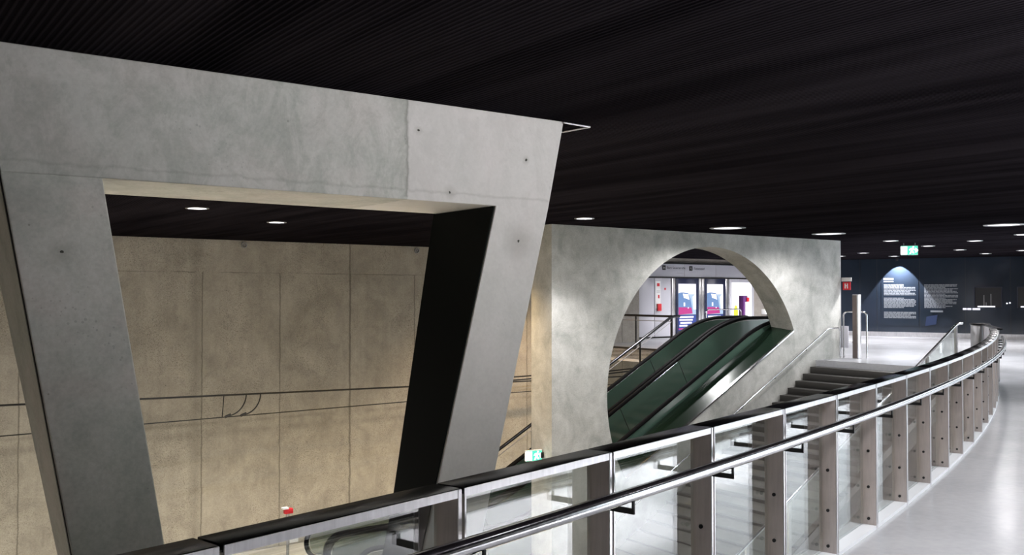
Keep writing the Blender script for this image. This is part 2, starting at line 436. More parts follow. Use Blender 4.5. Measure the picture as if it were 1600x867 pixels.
while k <= gl + .01: m.box(k - .03, k + .03, -.02, .08, 0, CZ, G); k += (gl - k0) / 12
m.build('added_window_frame', M['grey'], win)
MB().box(k0, gl, .02, .03, .12, CZ - .12, G).build('pane', M['window'], win)

# ------------------------------------------------------------------ arched wall (third portal) with circular opening
AC = (16.737, -.508); AR = 3.327
def sill(s): return .772 + .524 * (s - 19.787)
def inter():
    # circle and sill line intersections
    k = .524; z0 = sill(0)
    a = 1 + k * k; b = -2 * AC[0] + 2 * k * (z0 - AC[1]); c = AC[0] ** 2 + (z0 - AC[1]) ** 2 - AR ** 2
    d = sqrt(b * b - 4 * a * c); return (-b - d) / (2 * a), (-b + d) / (2 * a)
sl, sr = inter()
a1 = atan2(sill(sr) - AC[1], sr - AC[0]); a0 = atan2(sill(sl) - AC[1], sl - AC[0])
if a0 < a1: a0 += 2 * pi
hole = [(AC[0] + AR * cos(a1 + (a0 - a1) * i / 96), AC[1] + AR * sin(a1 + (a0 - a1) * i / 96)) for i in range(97)]
outer = [(11.895, LZ), (21.8, LZ), (21.8, CZ), (11.895, CZ)]
m = MB().prism(outer, lambda s, z: W(s, 14.79, z), lambda s, z: W(s, 15.47, z), [hole])
tag(m.build('arched_wall', M['arch'], loc=W(11.895, 14.79, LZ), angle=20), 'pale mottled concrete wall with a huge round opening above the escalators', 'wall')
# thin steel edge along the right end of the wall
m = MB().sbox(21.8, 21.84, 14.80, 14.86, 0, CZ); m.build('trim_2', M['grey'])['kind'] = 'structure'

# ------------------------------------------------------------------ slanted portal frame in front
outl = [(.62, CZ), (.776, 2.4), (1.20, 0.0), (1.918, LZ), (2.405, LZ), (1.724, 0.0), (1.321, 2.4), (4.231, 2.4), (3.622, 0.0), (2.593, LZ), (3.135, LZ), (4.14, 0.0), (4.76, 2.42), (4.922, CZ)]
def rear(z): return 5.956 + (.56 + .36 * min(z, 2.4) / 2.4 if z > 0 else .56 + .16 * z / 4.05)
m = MB().prism(outl, lambda s, z: W(s, 5.956, z), lambda s, z: W(s, rear(z), z))
pf = thing('portal_frame', 'huge grey concrete portal frame with slanting legs nearest the camera', 'concrete frame', W(2.5, 6.2, LZ))
m.build('concrete_body', M['portal'], pf, bevel=.008, angle=20)
m = MB()
for (sa, za), (sb, zb) in (((.776, 2.4), (1.20, 0.0)), ((1.20, 0.0), (1.918, LZ))):
    m.box8([W(sa - .006, 5.97, za), W(sb - .006, 5.97, zb), W(sb - .006, 6.0, zb), W(sa - .006, 6.0, za), W(sa + .01, 5.97, za), W(sb + .01, 5.97, zb), W(sb + .01, 6.0, zb), W(sa + .01, 6.0, za)])
tag(m.build('shadow_joint', M['black'], pf), 'black joint line down the outer edge of the left leg')
m = MB()  # thin black panel laid over the inner face of the right leg
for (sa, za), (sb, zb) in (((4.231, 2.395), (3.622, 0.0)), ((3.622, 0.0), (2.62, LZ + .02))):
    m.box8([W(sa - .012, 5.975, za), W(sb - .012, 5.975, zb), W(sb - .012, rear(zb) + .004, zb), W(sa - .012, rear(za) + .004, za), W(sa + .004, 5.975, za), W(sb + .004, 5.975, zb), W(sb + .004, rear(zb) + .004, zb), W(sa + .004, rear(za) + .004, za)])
tag(m.build('black_reveal', M['black_matt'], pf), 'thin black panel on the inner face of the right leg')
# metal outline where the ceiling is cut away beside the frame
m = MB()
for a, b in (((4.9, 5.93), (5.21, 5.956)), ((5.21, 5.956), (5.18, 6.29)), ((4.93, 6.29), (5.18, 6.29))):
    m.tube([W(a[0], a[1], CZ - .012), W(b[0], b[1], CZ - .012)], .009, 6)
tp = thing('ceiling_cutout', 'small triangular metal-edged cut-out in the black ceiling beside the portal frame', 'ceiling trim', W(5.05, 6.1, CZ - .02))
m.build('metal_edge', M['bright'], tp)

# ------------------------------------------------------------------ lower landing, tracks, wires
for i, n_ in enumerate((21.55, 22.98)):
    m = MB(); pr = [(-.07, 0), (.07, 0), (.07, .02), (.012, .04), (.012, .12), (.035, .13), (.035, .165), (-.035, .165), (-.035, .13), (-.012, .12), (-.012, .04), (-.07, .02)]
    m.prism(pr, lambda a, b: W(-9, n_ + a, TZ + b), lambda a, b: W(24.6, n_ + a, TZ + b))
    tag(m.build('running_rail', M['rail'], loc=W(0, n_, TZ)), ['running rail of the track nearer the platform', 'running rail of the track nearer the back wall'][i], 'rail')
def wire_pts(z0, z1, sag=.02):
    return [W(-8.9 + i * 1.1, 22, z0 + (z1 - z0) * i / 30 - sag * sin(pi * i / 30)) for i in range(31)]
tw = MB().tube(wire_pts(-.38, -1.0), .022, 8)
tag(tw.build('messenger_wire', M['wire'], loc=W(0, 22, -.6)), 'thicker upper black overhead wire crossing in front of the concrete wall', 'overhead wire')
cw = MB().tube(wire_pts(-1.33, -1.14, 0), .013, 8)
tag(cw.build('contact_wire', M['wire'], loc=W(0, 22, -1.25)), 'thinner lower black overhead wire crossing in front of the concrete wall', 'overhead wire')
def wz(s): i = (s + 9) / 33; return -.38 - .62 * i - .02 * sin(pi * i)
def wz2(s): i = (s + 9) / 33; return -1.33 + .19 * i
m = MB().tube([W(7.64, 22, wz(7.64)), W(7.60, 22, wz2(7.6))], .012, 8)
tag(m.build('wire_dropper', M['wire'], loc=W(7.62, 22, -1)), 'straight thin dropper joining the two overhead wires', 'wire dropper')
for s0, s1, lab in ((8.19, 7.72, 'left of the two curved jumper cables hanging between the overhead wires'), (8.55, 8.10, 'right of the two curved jumper cables hanging between the overhead wires')):
    t_ = thing('jumper_cable', lab, 'jumper cable', W(s1, 22, wz2(s1)))
    pts = []
    for i in range(13):
        a = i / 12; ang = a * pi / 2
        pts.append(W(s1 + (s0 - s1) * sin(ang), 22, wz2(s1) + .02 + (wz(s0) - wz2(s1)) * (1 - cos(ang))))
    MB().tube(pts, .016, 8).build('cable', M['wire'], t_)
    MB().tube([W(s1 - .05, 22, wz2(s1)), W(s1 + .09, 22, wz2(s1) + .05)], .032, 8).build('clamp', M['wire'], t_)
# bundle of cables seen in the gap between the two concrete pieces
for i, (za, zb) in enumerate(((-.86, -.92), (-.97, -1.0))):
    m = MB().tube([W(15 + j * .75, 23.6, za + (zb - za) * j / 11 + .03 * sin(j * 1.4)) for j in range(12)], .022, 8)
    tag(m.build('feeder_cable', M['wire'], loc=W(19, 23.6, za)), ['upper black feeder cable along the back wall behind the arched wall', 'lower black feeder cable along the back wall behind the arched wall'][i], 'cable')

for s, lab in ((8.92, 'small round anchor ring high on the board-marked wall, left one'), (14.25, 'small round anchor ring high on the board-marked wall, right one')):
    q = W(s, 24.2, 3.02)
    MBr = MB().tube([q + D * (.07 * cos(a)) + Vector((0, 0, .07 * sin(a))) - N * .02 for a in [2 * pi * i / 20 for i in range(21)]], .018, 8).tube([q, q - N * .03], .025, 10)
    tag(MBr.build('anchor_ring', M['grey'], loc=q), lab, 'anchor')
# added unseen track-side wall washers (LED strips under the platform edge and beneath the gallery)
def washer(s0, s1, n, z, tilt, power, label, name='added_led_strip'):
    t_ = thing(name, label, 'light', W((s0 + s1) / 2, n, z))
    MB().sbox(s0, s1, n - .06, n, z - .04, z + .04).build('housing', M['grey'], t_)
    MB().sbox(s0 + .02, s1 - .02, n, n + .008, z - .03, z + .03).build('diffuser', M['wash'], t_)
    l = bpy.data.lights.new('added_strip_light', 'AREA'); l.shape = 'RECTANGLE'; l.size = s1 - s0; l.size_y = .08; l.energy = power; l.color = (1.0, .86, .58)
    lo = bpy.data.objects.new('added_strip_light', l); COL.objects.link(lo); lo.parent = t_
    # area light faces its local -Z; aim along +n, tilted upward
    dirv = (N * cos(tilt) + Vector((0, 0, sin(tilt)))).normalized()
    lo.rotation_euler = dirv.to_track_quat('-Z', 'Y').to_euler()
    q = dirv.to_track_quat('-Z', 'Y'); xa = q @ Vector((1, 0, 0))
    if abs(xa.dot(D)) < .7: l.size, l.size_y = l.size_y, l.size
    lo.location = N * .02
for i in range(5):
    a = -6 + i * 6.0
    washer(a, a + 4.6, 20.42, LZ - .30, .12, WASH_W, ['first', 'second', 'third', 'fourth', 'fifth'][i] + ' added unseen warm strip light from the left under the platform edge')  # unseen strips added to brighten the lower back wall
m = MB().sbox(-9, 25.5, 20.3, 20.36, LZ - .9, LZ - .0); m.build('trim_3', M['slab'])['kind'] = 'structure'

# ------------------------------------------------------------------ downlights
def downlight_proto(r, lens):
    t_ = thing('downlight', 'x', 'ceiling light', (0, 0, 0))
    MB().lathe([(r * .80, -.0), (r * .82, -.012), (r, -.010), (r * 1.02, 0)], (0, 0, 0), 32).build('trim_ring', M['grey'], t_)
    MB().lathe([(.001, -.004), (r * .80, -.004), (r * .80, -.001), (.001, -.001)], (0, 0, 0), 32).build('lens', lens, t_)
    return t_
protoA = downlight_proto(.19, M['lamp']); protoB = downlight_proto(.38, M['lamp_dim']); used = {0: False, 1: False}
def downlight(s, n, kind, label, power=1.0, spot=2.9, blend=.6, grp=None, col=(1, .97, .98)):
    src = (protoA, protoB)[kind]
    if not used[kind]: o = src; used[kind] = True
    else: o = copy_tree(src)
    p = W(s, n, CZ - .002); o.location = p; o['label'] = label
    if grp: o['group'] = grp
    elif 'group' in o: del o['group']
    l = bpy.data.lights.new('downlight_beam', 'SPOT'); l.energy = SPOT_W * power; l.spot_size = spot; l.spot_blend = blend; l.shadow_soft_size = .16; l.color = col
    lo = bpy.data.objects.new('downlight_beam', l); COL.objects.link(lo); lo.parent = o; lo.location = (0, 0, -.04)
    return o
DL = [(4.93, 15.55, 0, 'bright round downlight seen through the portal frame, left one'), (7.17, 17.65, 0, 'bright round downlight seen through the portal frame, right one'),
      (11.49, 13.30, 0, 'bright round downlight just above the left end of the arched wall'), (15.65, 13.39, 1, 'wide dim round downlight above the middle of the arched wall'),
      (19.06, 13.24, 1, 'wide dim round downlight above the right end of the arched wall'), (19.52, 9.39, 1, 'widest dim round downlight near the right edge above the landing'),
      (22.90, 13.99, 0, 'round downlight just left of the green exit sign'), (28.83, 18.65, 0, 'round downlight low over the left part of the blue wall'),
      (26.20, 14.81, 0, 'round downlight just right of the green exit sign'), (32.16, 19.52, 0, 'round downlight straight below the green exit sign'),
      (24.71, 12.65, 0, 'round downlight high right of the green exit sign'), (29.27, 15.47, 0, 'round downlight in the middle of the row right of the exit sign'),
      (32.74, 16.39, 0, 'far small round downlight above the display niche'), (23.00, 10.62, 0, 'round downlight cut by the right edge, the higher one'),
      (31.34, 14.48, 0, 'round downlight cut by the right edge, the lower one'), (30.54, 20.71, 0, 'round downlight peeking out beside the arched wall end')]
for q, (s, n, k, lab) in enumerate(DL): downlight(s, n, k, lab, (2.6, 2.6, .14, 1.5, .05, .5)[q] if q < 6 else .35, 2.0 if q < 2 else 2.9)
# added unseen lamps: floor pools on the near gallery that whiten the railing glass
for x, y, pw, sp_, lab in ((3.5, 4.4, 8, .85, 'added unseen narrow downlight above the gallery beside the camera'), (5.3, 6.3, 10, .8, 'added unseen narrow downlight above the gallery right of the camera'),
                    (6.7, 8.8, 4, .8, 'added unseen narrow downlight above the gallery further along at the right'), (8.6, 12.0, 3, 1.0, 'added unseen narrow downlight above the gallery by the added glazed front')):
    q = Vector((x, y, 0)); downlight(q.dot(D), q.dot(N), 0, lab, pw, sp_, .5)
for x, y, lab in ((1.3, .2, 'added unseen downlight above the gallery just behind the camera, nearer the railing'), (3.0, -2.2, 'added unseen downlight above the gallery behind the camera, farther from the railing')):
    q = Vector((x, y, 0)); downlight(q.dot(D), q.dot(N), 0, lab, 1.6, 1.9, .8)  # added behind the camera to brighten the railing fins
for s, n, lab in ((1.4, 9.6, 'added warm hall downlight hidden behind the left part of the portal beam'), (4.2, 10.6, 'added warm hall downlight hidden behind the middle of the portal beam'), (6.6, 12.2, 'added warm hall downlight hidden behind the right part of the portal beam')):
    downlight(s, n, 0, lab, 8, 1.6, .6, None, (1, .88, .68))  # added out of view so floor bounce brightens the beam soffit
downlight(17.4, 21.6, 0, 'assumed unseen warm yellow downlight hidden behind the left pier of the arched wall', 4, 2.2, .7, None, (1, .55, .09))  # unseen lamp, assumed and added to tint the back wall orange
# unseen spotlight added to brighten the portal frame
pl = Vector((4.2, 3.2, CZ - .16)); pa = Vector((-.8, 7.4, CZ + .9))
t_ = thing('added_spotlight', 'added unseen spotlight brightening the portal frame', 'spotlight', pl)
MB().lathe([(.05, 0), (.055, .08), (.055, .12), (.02, .13), (.02, .16), (.001, .16)], pl, 16).build('body', M['black'], t_)
ll = bpy.data.lights.new('spotlight_beam', 'SPOT'); ll.energy = 840; ll.spot_size = 1.45; ll.spot_blend = 1.0; ll.shadow_soft_size = .05; ll.color = (1, .98, .985)
lo = bpy.data.objects.new('spotlight_beam', ll); COL.objects.link(lo); lo.parent = t_; lo.location = (0, 0, -.06); lo.rotation_euler = (pa - pl).to_track_quat('-Z', 'Y').to_euler()
downlight(19.0, 17.9, 0, 'assumed unseen upper hall downlight straight above the escalators', 3.6)  # assumed lamp, added out of view for the highlight on the escalator deck
for s, n, pw, lab in ((0.5, 13.4, 2, 'added unseen hall downlight left of the portal frame'), (-1.5, 17.6, 2, 'added unseen hall downlight far left above the platform'),
                  (24.2, 18.6, 2, 'added upper hall downlight behind the arched wall'), (27.5, 23.2, 2.6, 'added upper hall downlight above the tram posters'), (31.0, 23.4, 2, 'added upper hall downlight above the lightbox')):
    downlight(s, n, 0, lab, pw)  # all added out of view; upper hall ones brighten the sign band, others the platform
downlight(11.1, 17.2, 0, 'assumed unseen warm yellow downlight hidden behind the right leg of the portal frame', 5.0, 2.2, .7, None, (1, .60, .13))  # assumed lamp, added out of view to yellow the arched wall's end face

# ------------------------------------------------------------------ gallery railing, one module per bay
ORD = ['nearest', 'second', 'third', 'fourth', 'fifth', 'sixth', 'seventh', 'eighth', 'ninth', 'tenth', 'eleventh', 'twelfth', 'thirteenth', 'fourteenth', 'fifteenth', 'sixteenth', 'seventeenth', 'eighteenth', 'nineteenth', 'twentieth', 'twenty-first', 'twenty-second', 'twenty-third']
BZ = 1.05
def bay_proto():
    L = PITCHB
    t_ = thing('railing_bay', 'x', 'railing')
    MB().box(.006, L - .006, .003, .125, BZ - .022, BZ).build('cap', M['black_cap'], t_, bevel=.003)
    MB().box(.008, L - .008, -.001, .005, BZ - .030, BZ - .002).box(.008, L - .008, .005, .11, BZ - .030, BZ - .023).build('fascia', M['bright'], t_)
    MB().box(L - .024, L - .010, .002, .112, .012, BZ - .031).build('post_fin', M['fin'], t_, bevel=.002)
    MB().box(L - .024, L - .008, -.003, .001, .0, BZ - .003).build('post_edge', M['bright'], t_)
    MB().box(.008, .016, -.002, .03, .0, BZ - .03).build('edge_strip', M['bright'], t_)
    for z in (.82, .56, .30, .07):
        MB().tube([(L - .031, .055, z), (L - .023, .055, z)], .0105, 10).build('bolt', M['bolt'], t_)
    MB().box(.02, L - .03, .092, .104, .028, BZ - .035).build('glass_pane', M['glass'], t_)
    MB().box(.018, L - .026, .086, .091, BZ - .05, BZ - .031).build('pane_clip', M['bolt'], t_)
    MB().box(.0, L, .0, .115, .0, .026).build('base_ledge', M['ledge'], t_)
    MB().box(L - .022, L - .012, -.115, .0, .812, .835).box(L - .022, L - .012, -.115, -.105, .812, .868).build('handrail_bracket', M['bolt'], t_)
    return t_
bay = bay_proto()
for k in range(K0, K1):
    a, b = post(k), post(k + 1); t = (b - a).normalized()
    o = bay if k == K0 else copy_tree(bay)
    o.location = a; o.rotation_euler = (0, 0, atan2(t.y, t.x))
    L = (b - a).length; o.scale = (L / PITCHB, 1, 1)
    i = k - K0
    o['label'] = 'glass and steel railing bay, %s along the gallery counted from the camera' % ORD[i]
    o['group'] = 'bays of the curved gallery railing'
pts = []
l = L0 + K0 * PITCHB
while l < L0 + K1 * PITCHB - .05:
    p, t, o_ = frame_at(l); pts.append(p + o_ * .095 + Vector((0, 0, .888))); l += .12
MB_h = MB().tube(pts, .029, 16)
tag(MB_h.build('handrail', M['chrome'], loc=pts[len(pts) // 2]), 'long curved polished steel handrail running along the gallery side of the railing', 'handrail')
# end of the railing: return panel and steel newel drum
pe, te, oe = frame_at(L0 + K1 * PITCHB - .03)
nw = W(20.93, 10.62, 0)
t_ = thing('newel_drum', 'rounded brushed steel newel drum at the far end of the railing', 'newel', nw)
MB().lathe([(.19, 0), (.19, 1.0), (.185, 1.01), (.001, 1.01)], nw, 40).build('drum', M['grey'], t_)
MB().lathe([(.2, 1.012), (.215, 1.02), (.215, 1.045), (.2, 1.05), (.001, 1.05)], nw, 40).build('top_plate', M['black_cap'], t_)
e0 = pe + Vector((0, 0, 0)); dv = (nw - e0); dl = dv.length; dd = dv.normalized(); dn = Vector((dd.y, -dd.x, 0))
def E_(a, d, z): return e0 + dd * a + dn * d + Vector((0, 0, z))
t_ = thing('railing_return', 'short end panel closing the far end of the gallery railing', 'railing', e0)
MB().box(.03, dl - .22, 0, .11, BZ - .03, BZ, E_).build('cap', M['black_cap'], t_)
MB().box(.03, dl - .22, .04, .055, .03, BZ - .03, E_).build('panel', M['bright'], t_)

# ------------------------------------------------------------------ stairs
def make_stair(name, label, s_top, n0, n1, risers, z_top, z_bot, loc_n, flip=False, run=.309):
    t_ = thing(name, label, 'stairs', W(s_top, (n0 + n1) / 2, z_bot))
    rise = (z_top - z_bot) / risers
    st = [(s_top, z_top - .02)]
    # carriage under the treads
    lo = s_top - risers * run
    poly = [(s_top, z_top - rise - .03), (lo, z_bot), (lo + .35, z_bot), (s_top, z_top - rise - .35)]
    MB().prism(poly, lambda s, z: W(s, n0 + .03, z), lambda s, z: W(s, n1 - .03, z)).build('carriage', M['step'], t_)
    for i in range(1, risers):
        s1 = s_top - (i - 1) * run; s0 = s1 - run; z = z_top - i * rise
        stp = MB().sbox(s0, s1 + .02, n0, n1, z - rise - .0, z).build('step', M['riser'], t_, bevel=.006)
        MB().sbox(s0 - .012, s1 - .0, n0 + .01, n1 - .01, z - .002, z + .012).build('tread', M['step'], stp)
    return t_
make_stair('staircase', 'concrete staircase with risers coloured dark for shade, going down from the landing along the front of the arched wall', 20.7, 11.02, 14.74, 25, 0, LZ, 0)
make_stair('staircase', 'dark staircase seen through the round opening beyond the escalators', 20.0, 18.0, 19.2, 25, 0, LZ, 0)
SL = .162 / .309
def slope_rail(name, label, n, s_top, z_top, r, mat, posts, top_len=.6, s_bot=None, blackcap=False, drop=True):
    s_bot = s_bot if s_bot is not None else s_top - 7.7
    pts = [W(s_bot - .3, n, z_top - SL * (s_top - s_bot)), W(s_bot, n, z_top - SL * (s_top - s_bot))]
    for i in range(1, 20): pts.append(W(s_bot + (s_top - .12 - s_bot) * i / 20, n, z_top - SL * (s_top - (s_bot + (s_top - .12 - s_bot) * i / 20))))
    for i in range(5): a = i / 4; pts.append(W(s_top - .1 + .25 * a, n, z_top - SL * .1 * (1 - a) ** 2))
    pts.append(W(s_top + top_len, n, z_top))
    t_ = thing(name, label, 'handrail', W(s_top, n, 0))
    if drop:
        e = s_top + top_len
        for i in range(1, 6): a = i / 5 * pi / 2; pts.append(W(e + .08 * sin(a), n, z_top - .08 * (1 - cos(a))))
        pts.append(W(e + .08, n, z_top - .75))
    MB().tube(pts, r, 12).build('rail', mat, t_)
    return t_
# handrail on the face of the arched wall
t_ = slope_rail('wall_handrail', 'slim steel handrail fixed to the face of the arched wall above the stairs', 14.70, 21.12, .81, .021, M['chrome'], 0, .42)
for i in range(6):
    s = 20.2 - i * 1.25; z = .81 - SL * (21.12 - s)
    MB().tube([W(s, 14.79, z - .06), W(s, 14.70, z - .06), W(s, 14.70, z - .015)], .008, 8).build('rail_bracket', M['bolt'], t_)
# glass guard on the other side of the stair
t_ = slope_rail('stair_guard', 'glass stair guard with broad reflective steel top rail beside the descending steps', 10.92, 20.54, 1.05, .03, M['chrome'], 0, .18, None, drop=False)
for i in range(7):
    s = 20.45 - i * 1.2; z = 1.05 - SL * max(0, 20.54 - s)
    MB().sbox(s - .04, s + .04, 10.90, 10.94, z - 1.03, z - .02).build('guard_post', M['bright'], t_)
q0, q1 = 20.5, 12.9
MB().prism([(q0, .08), (q0, 1.0), (q1, 1.0 - SL * (q0 - q1)), (q1, .08 - SL * (q0 - q1))], lambda s, z: W(s, 10.96, z), lambda s, z: W(s, 10.972, z)).build('glass_pane', M['glass'], t_)
MB().prism([(20.75, 0), (20.75, -.38), (q1, -.38 - SL * (20.75 - q1) + .0), (q1, .02 - SL * (20.75 - q1))], lambda s, z: W(s, 10.85, z), lambda s, z: W(s, 10.99, z)).build('stringer', M['slab'], t_)
# far stair rail with posts
t_ = slope_rail('stair_handrail', 'dark steel handrail of the stairs beyond the escalators, with posts', 19.25, 20.04, 1.056, .042, M['dark_steel'], 0, .3, drop=False)
for i in range(7):
    s = 20.02 - i * 1.3; z = 1.04 - SL * max(0, 20.04 - s)
    MB().tube([W(s, 19.25, z - 1.03), W(s, 19.25, z)], .028, 10).build('rail_post', M['dark_steel'], t_)
MB().tube([W(12.6, 19.25, 1.056 - .16 - SL * (20.04 - 12.6)), W(20.0, 19.25, 1.056 - .16)], .012, 8).build('lower_rail', M['grey'], t_)
# guard rail along the void
t_ = thing('guard_rail', 'dark horizontal guard rail along the edge above the tracks', 'guard rail', W(20.2, 21.7, 0))
MB().tube([W(20.2, 19.4, 1.05), W(20.2, 24.1, 1.05)], .034, 12).build('rail', M['dark_steel'], t_)
MB().tube([W(20.2, 19.4, .90), W(20.2, 24.1, .90)], .014, 10).build('lower_rail', M['grey'], t_)
for i in range(4): MB().tube([W(20.2, 19.45 + i * 1.5, 0), W(20.2, 19.45 + i * 1.5, 1.04)], .026, 10).build('rail_post', M['dark_steel'], t_)
MB().sbox(20.1, 20.14, 19.3, 24.2, -.3, .06).build('kerb', M['bolt'], t_)

# ------------------------------------------------------------------ escalators
ESL = .522; E_TOP = 19.65; HT = 1.06; HB = -3.03
E_BOT = E_TOP - (HT - HB) / ESL
def hand_z(s):
    """height of the handrail centre line, rounded transitions"""
    def soft(x, k=.9):  # smooth max(x,0)
        if x <= -k: return 0.0
        if x >= k: return x
        return (x + k) ** 2 / (4 * k)
    return HT - ESL * (soft(E_TOP - s) - soft(E_BOT - s))
def esc_path(off=0.0, s0=8.25, s1=21.6, r=.34):
    """handrail loop in (s,z): lower newel, incline, upper newel"""
    pts = []
    zb = hand_z(s0)
    for i in range(13):
        a = pi + pi / 2 + (-i) * pi / 12 * 1.0
        a = -pi / 2 - i * pi / 12
        pts.append((s0 + (r - off) * cos(a), zb - r + (r - off) * sin(a)))
    s = s0 + .2
    while s < s1:
        pts.append((s, hand_z(s) - off)); s += .2
    zt = hand_z(s1)
    for i in range(13):
        a = pi / 2 - i * pi / 12
        pts.append((s1 + (r - off) * cos(a), zt - r + (r - off) * sin(a)))
    return pts
def escalator(label, n0, n1, side_deck=False):
    t_ = thing('escalator', label, 'escalator', W(14, (n0 + n1) / 2, LZ))
    for n in (n0, n1):
        inner = 1 if n == n0 else -1
        hp = esc_path(0)
        MB().tube([W(s, n + off_ * inner, z - .012) for s, z in hp for off_ in (0,)], .056, 12, .8).build('handrail', M['rubber'], t_)
        gp = esc_path(.045)
        # glass balustrade: between the handrail and the skirt line
        top = gp
        low = []
        s = 21.6
        while s > 8.2: low.append((s, hand_z(s) - .93)); s -= .4
        low.append((8.25, hand_z(8.25) - .93))
        g = MB(); g2 = MB()
        # strip quads column by column over the inclined part
        cols = [8.25 + i * .2 for i in range(int((21.6 - 8.25) / .2) + 1)]
        for a, b in zip(cols, cols[1:]):
            (g2 if a < 10.8 else g).box8([W(a, n - .006, hand_z(a) - .90), W(b, n - .006, hand_z(b) - .90), W(b, n + .006, hand_z(b) - .90), W(a, n + .006, hand_z(a) - .90),
                    W(a, n - .006, hand_z(a) - .04), W(b, n - .006, hand_z(b) - .04), W(b, n + .006, hand_z(b) - .04), W(a, n + .006, hand_z(a) - .04)])
        for sc, sg in ((8.25, -1), (cols[-1], 1)):
            zc = hand_z(sc) - .34
            fan = [(sc, zc + .30)] + [(sc + sg * .30 * cos(q), zc + .30 * sin(q)) for q in [pi / 2 - j * pi / 12 for j in range(1, 13)]] + [(sc, zc - .56)]
            (g2 if sg < 0 else g).prism(fan, lambda s, z: W(s, n - .006, z), lambda s, z: W(s, n + .006, z))
        for gg, nm_, mt_ in ((g, 'glass_balustrade', 'green_glass'), (g2, 'newel_glass', 'clear_glass')):
            gb = gg.build(nm_, M[mt_], t_)
            # drop the walls shared between neighbouring columns
            bm = bmesh.new(); bm.from_mesh(gb.data)
            bad = [f for f in bm.faces if abs(f.normal.dot(D)) > .99 and sum(len(e.link_faces) > 2 for e in f.edges) >= 2]
            bmesh.ops.delete(bm, geom=bad, context='FACES'); bm.to_mesh(gb.data); bm.free()
        jb = MB(); sj = 11.9
        while sj < 20:
            zb, zt = hand_z(sj) - .88, hand_z(sj - .35) - .06
            jb.tube([W(sj, n - .009 * inner * -1, zb), W(sj - .35, n + .009 * inner, zt)], .006, 6); sj += 2.05
        jb.build('glass_joint', M['black'], t_)
        # bright handrail guide and skirt deck
        gd_ = [(s, z) for s, z in esc_path(.07)]
        MB().tube([W(s, n, z) for s, z in gd_], .009, 6).build('handrail_guide', M['chrome'], t_)
        for off, hgt, mat, nm in ((-.905, .05, M['chrome'], 'deck_strip'),):
            d_ = MB()
            for a, b in zip(cols, cols[1:]):
                d_.box8([W(a, n - .05, hand_z(a) + off - hgt), W(b, n - .05, hand_z(b) + off - hgt), W(b, n + .05, hand_z(b) + off - hgt), W(a, n + .05, hand_z(a) + off - hgt),
                         W(a, n - .05, hand_z(a) + off), W(b, n - .05, hand_z(b) + off), W(b, n + .05, hand_z(b) + off), W(a, n + .05, hand_z(a) + off)])
            d_.build(nm, mat, t_)
    # truss body
    up = []; dn = []
    s = 8.0
    while s <= 21.9: up.append((s, hand_z(s) - .97)); dn.append((s, max(hand_z(s) - 1.9, LZ if s < 11 else -99))); s += .3
    dn = [(s, z if s > 10.5 else max(z, LZ)) for s, z in dn]
    body = up + list(reversed([(s, max(z, LZ + .001)) for s, z in dn]))
    tr = MB()
    for (a, za), (b, zb), (c, zc), (d, zd) in zip(up, up[1:], dn, dn[1:]):
        zc = max(zc, LZ); zd = max(zd, LZ)
        if za - zc < .02: zc = za - .02
        if zb - zd < .02: zd = zb - .02
        tr.box8([W(a, n0 - .04, zc), W(b, n0 - .04, zd), W(b, n1 + .04, zd), W(a, n1 + .04, zc), W(a, n0 - .04, za), W(b, n0 - .04, zb), W(b, n1 + .04, zb), W(a, n1 + .04, za)])
    tr.build('truss_cladding', M['fin'], t_)
    # steps
    s = 9.4; i = 0
    while s < 21.0:
        z = hand_z(s) - .93
        MB().sbox(s - .2, s + .2, n0 + .08, n1 - .08, z - .05, z).build('step', M['bolt'], t_)
        s += .4
    if side_deck:
        # broad polished deck filling the sill of the round opening
        p = []
        a, b = sl + .03, sr - .02
        nf, nr = 14.80, n0 - .06
        f0, f1 = sill(a), sill(b)
        m_ = MB().box8([W(a, nf, f0 - .05), W(b, nf, f1 - .05), W(b, nr, f1 + .02), W(a, nr, f0 + .02), W(a, nf, f0 + .004), W(b, nf, f1 + .004), W(b, nr, f1 + .10), W(a, nr, f0 + .10)])
        m_.build('side_deck', M['dark_green'], t_)
        MB().box8([W(a, nf - .03, f0 - .02), W(b, nf - .03, f1 - .02), W(b, nf + .03, f1 - .02), W(a, nf + .03, f0 - .02), W(a, nf - .03, f0 + .02), W(b, nf - .03, f1 + .02), W(b, nf + .03, f1 + .02), W(a, nf + .03, f0 + .02)]).build('deck_edge', M['chrome'], t_)
    return t_
escalator('wide escalator with green glass sides directly behind the round opening', 15.56, 16.80, True)
escalator('narrow escalator behind the wide one, next to the far stairs', 16.94, 17.84)

# ------------------------------------------------------------------ text helper
def text_mesh(txt, size):
    cu = bpy.data.curves.new('t', 'FONT'); cu.body = txt; cu.size = size; cu.extrude = .002
    o = bpy.data.objects.new('t', cu); COL.objects.link(o)
    dg = bpy.context.evaluated_depsgraph_get(); me = bpy.data.meshes.new_from_object(o.evaluated_get(dg))
    COL.objects.unlink(o); bpy.data.objects.remove(o); return me
def put_text(txt, size, mat, parent, name, fn, width=None):
    me = text_mesh(txt, size); xs = [v.co.x for v in me.vertices]; k = (width / (max(xs) - min(xs))) if width else 1
    x0 = min(xs)
    L = Vector(parent['_loc'])
    for v in me.vertices: v.co = fn((v.co.x - x0) * k, v.co.y, v.co.z) - L
    me.materials.clear(); me.materials.append(mat)
    o = bpy.data.objects.new(name, me); COL.objects.link(o); o.parent = parent; return o

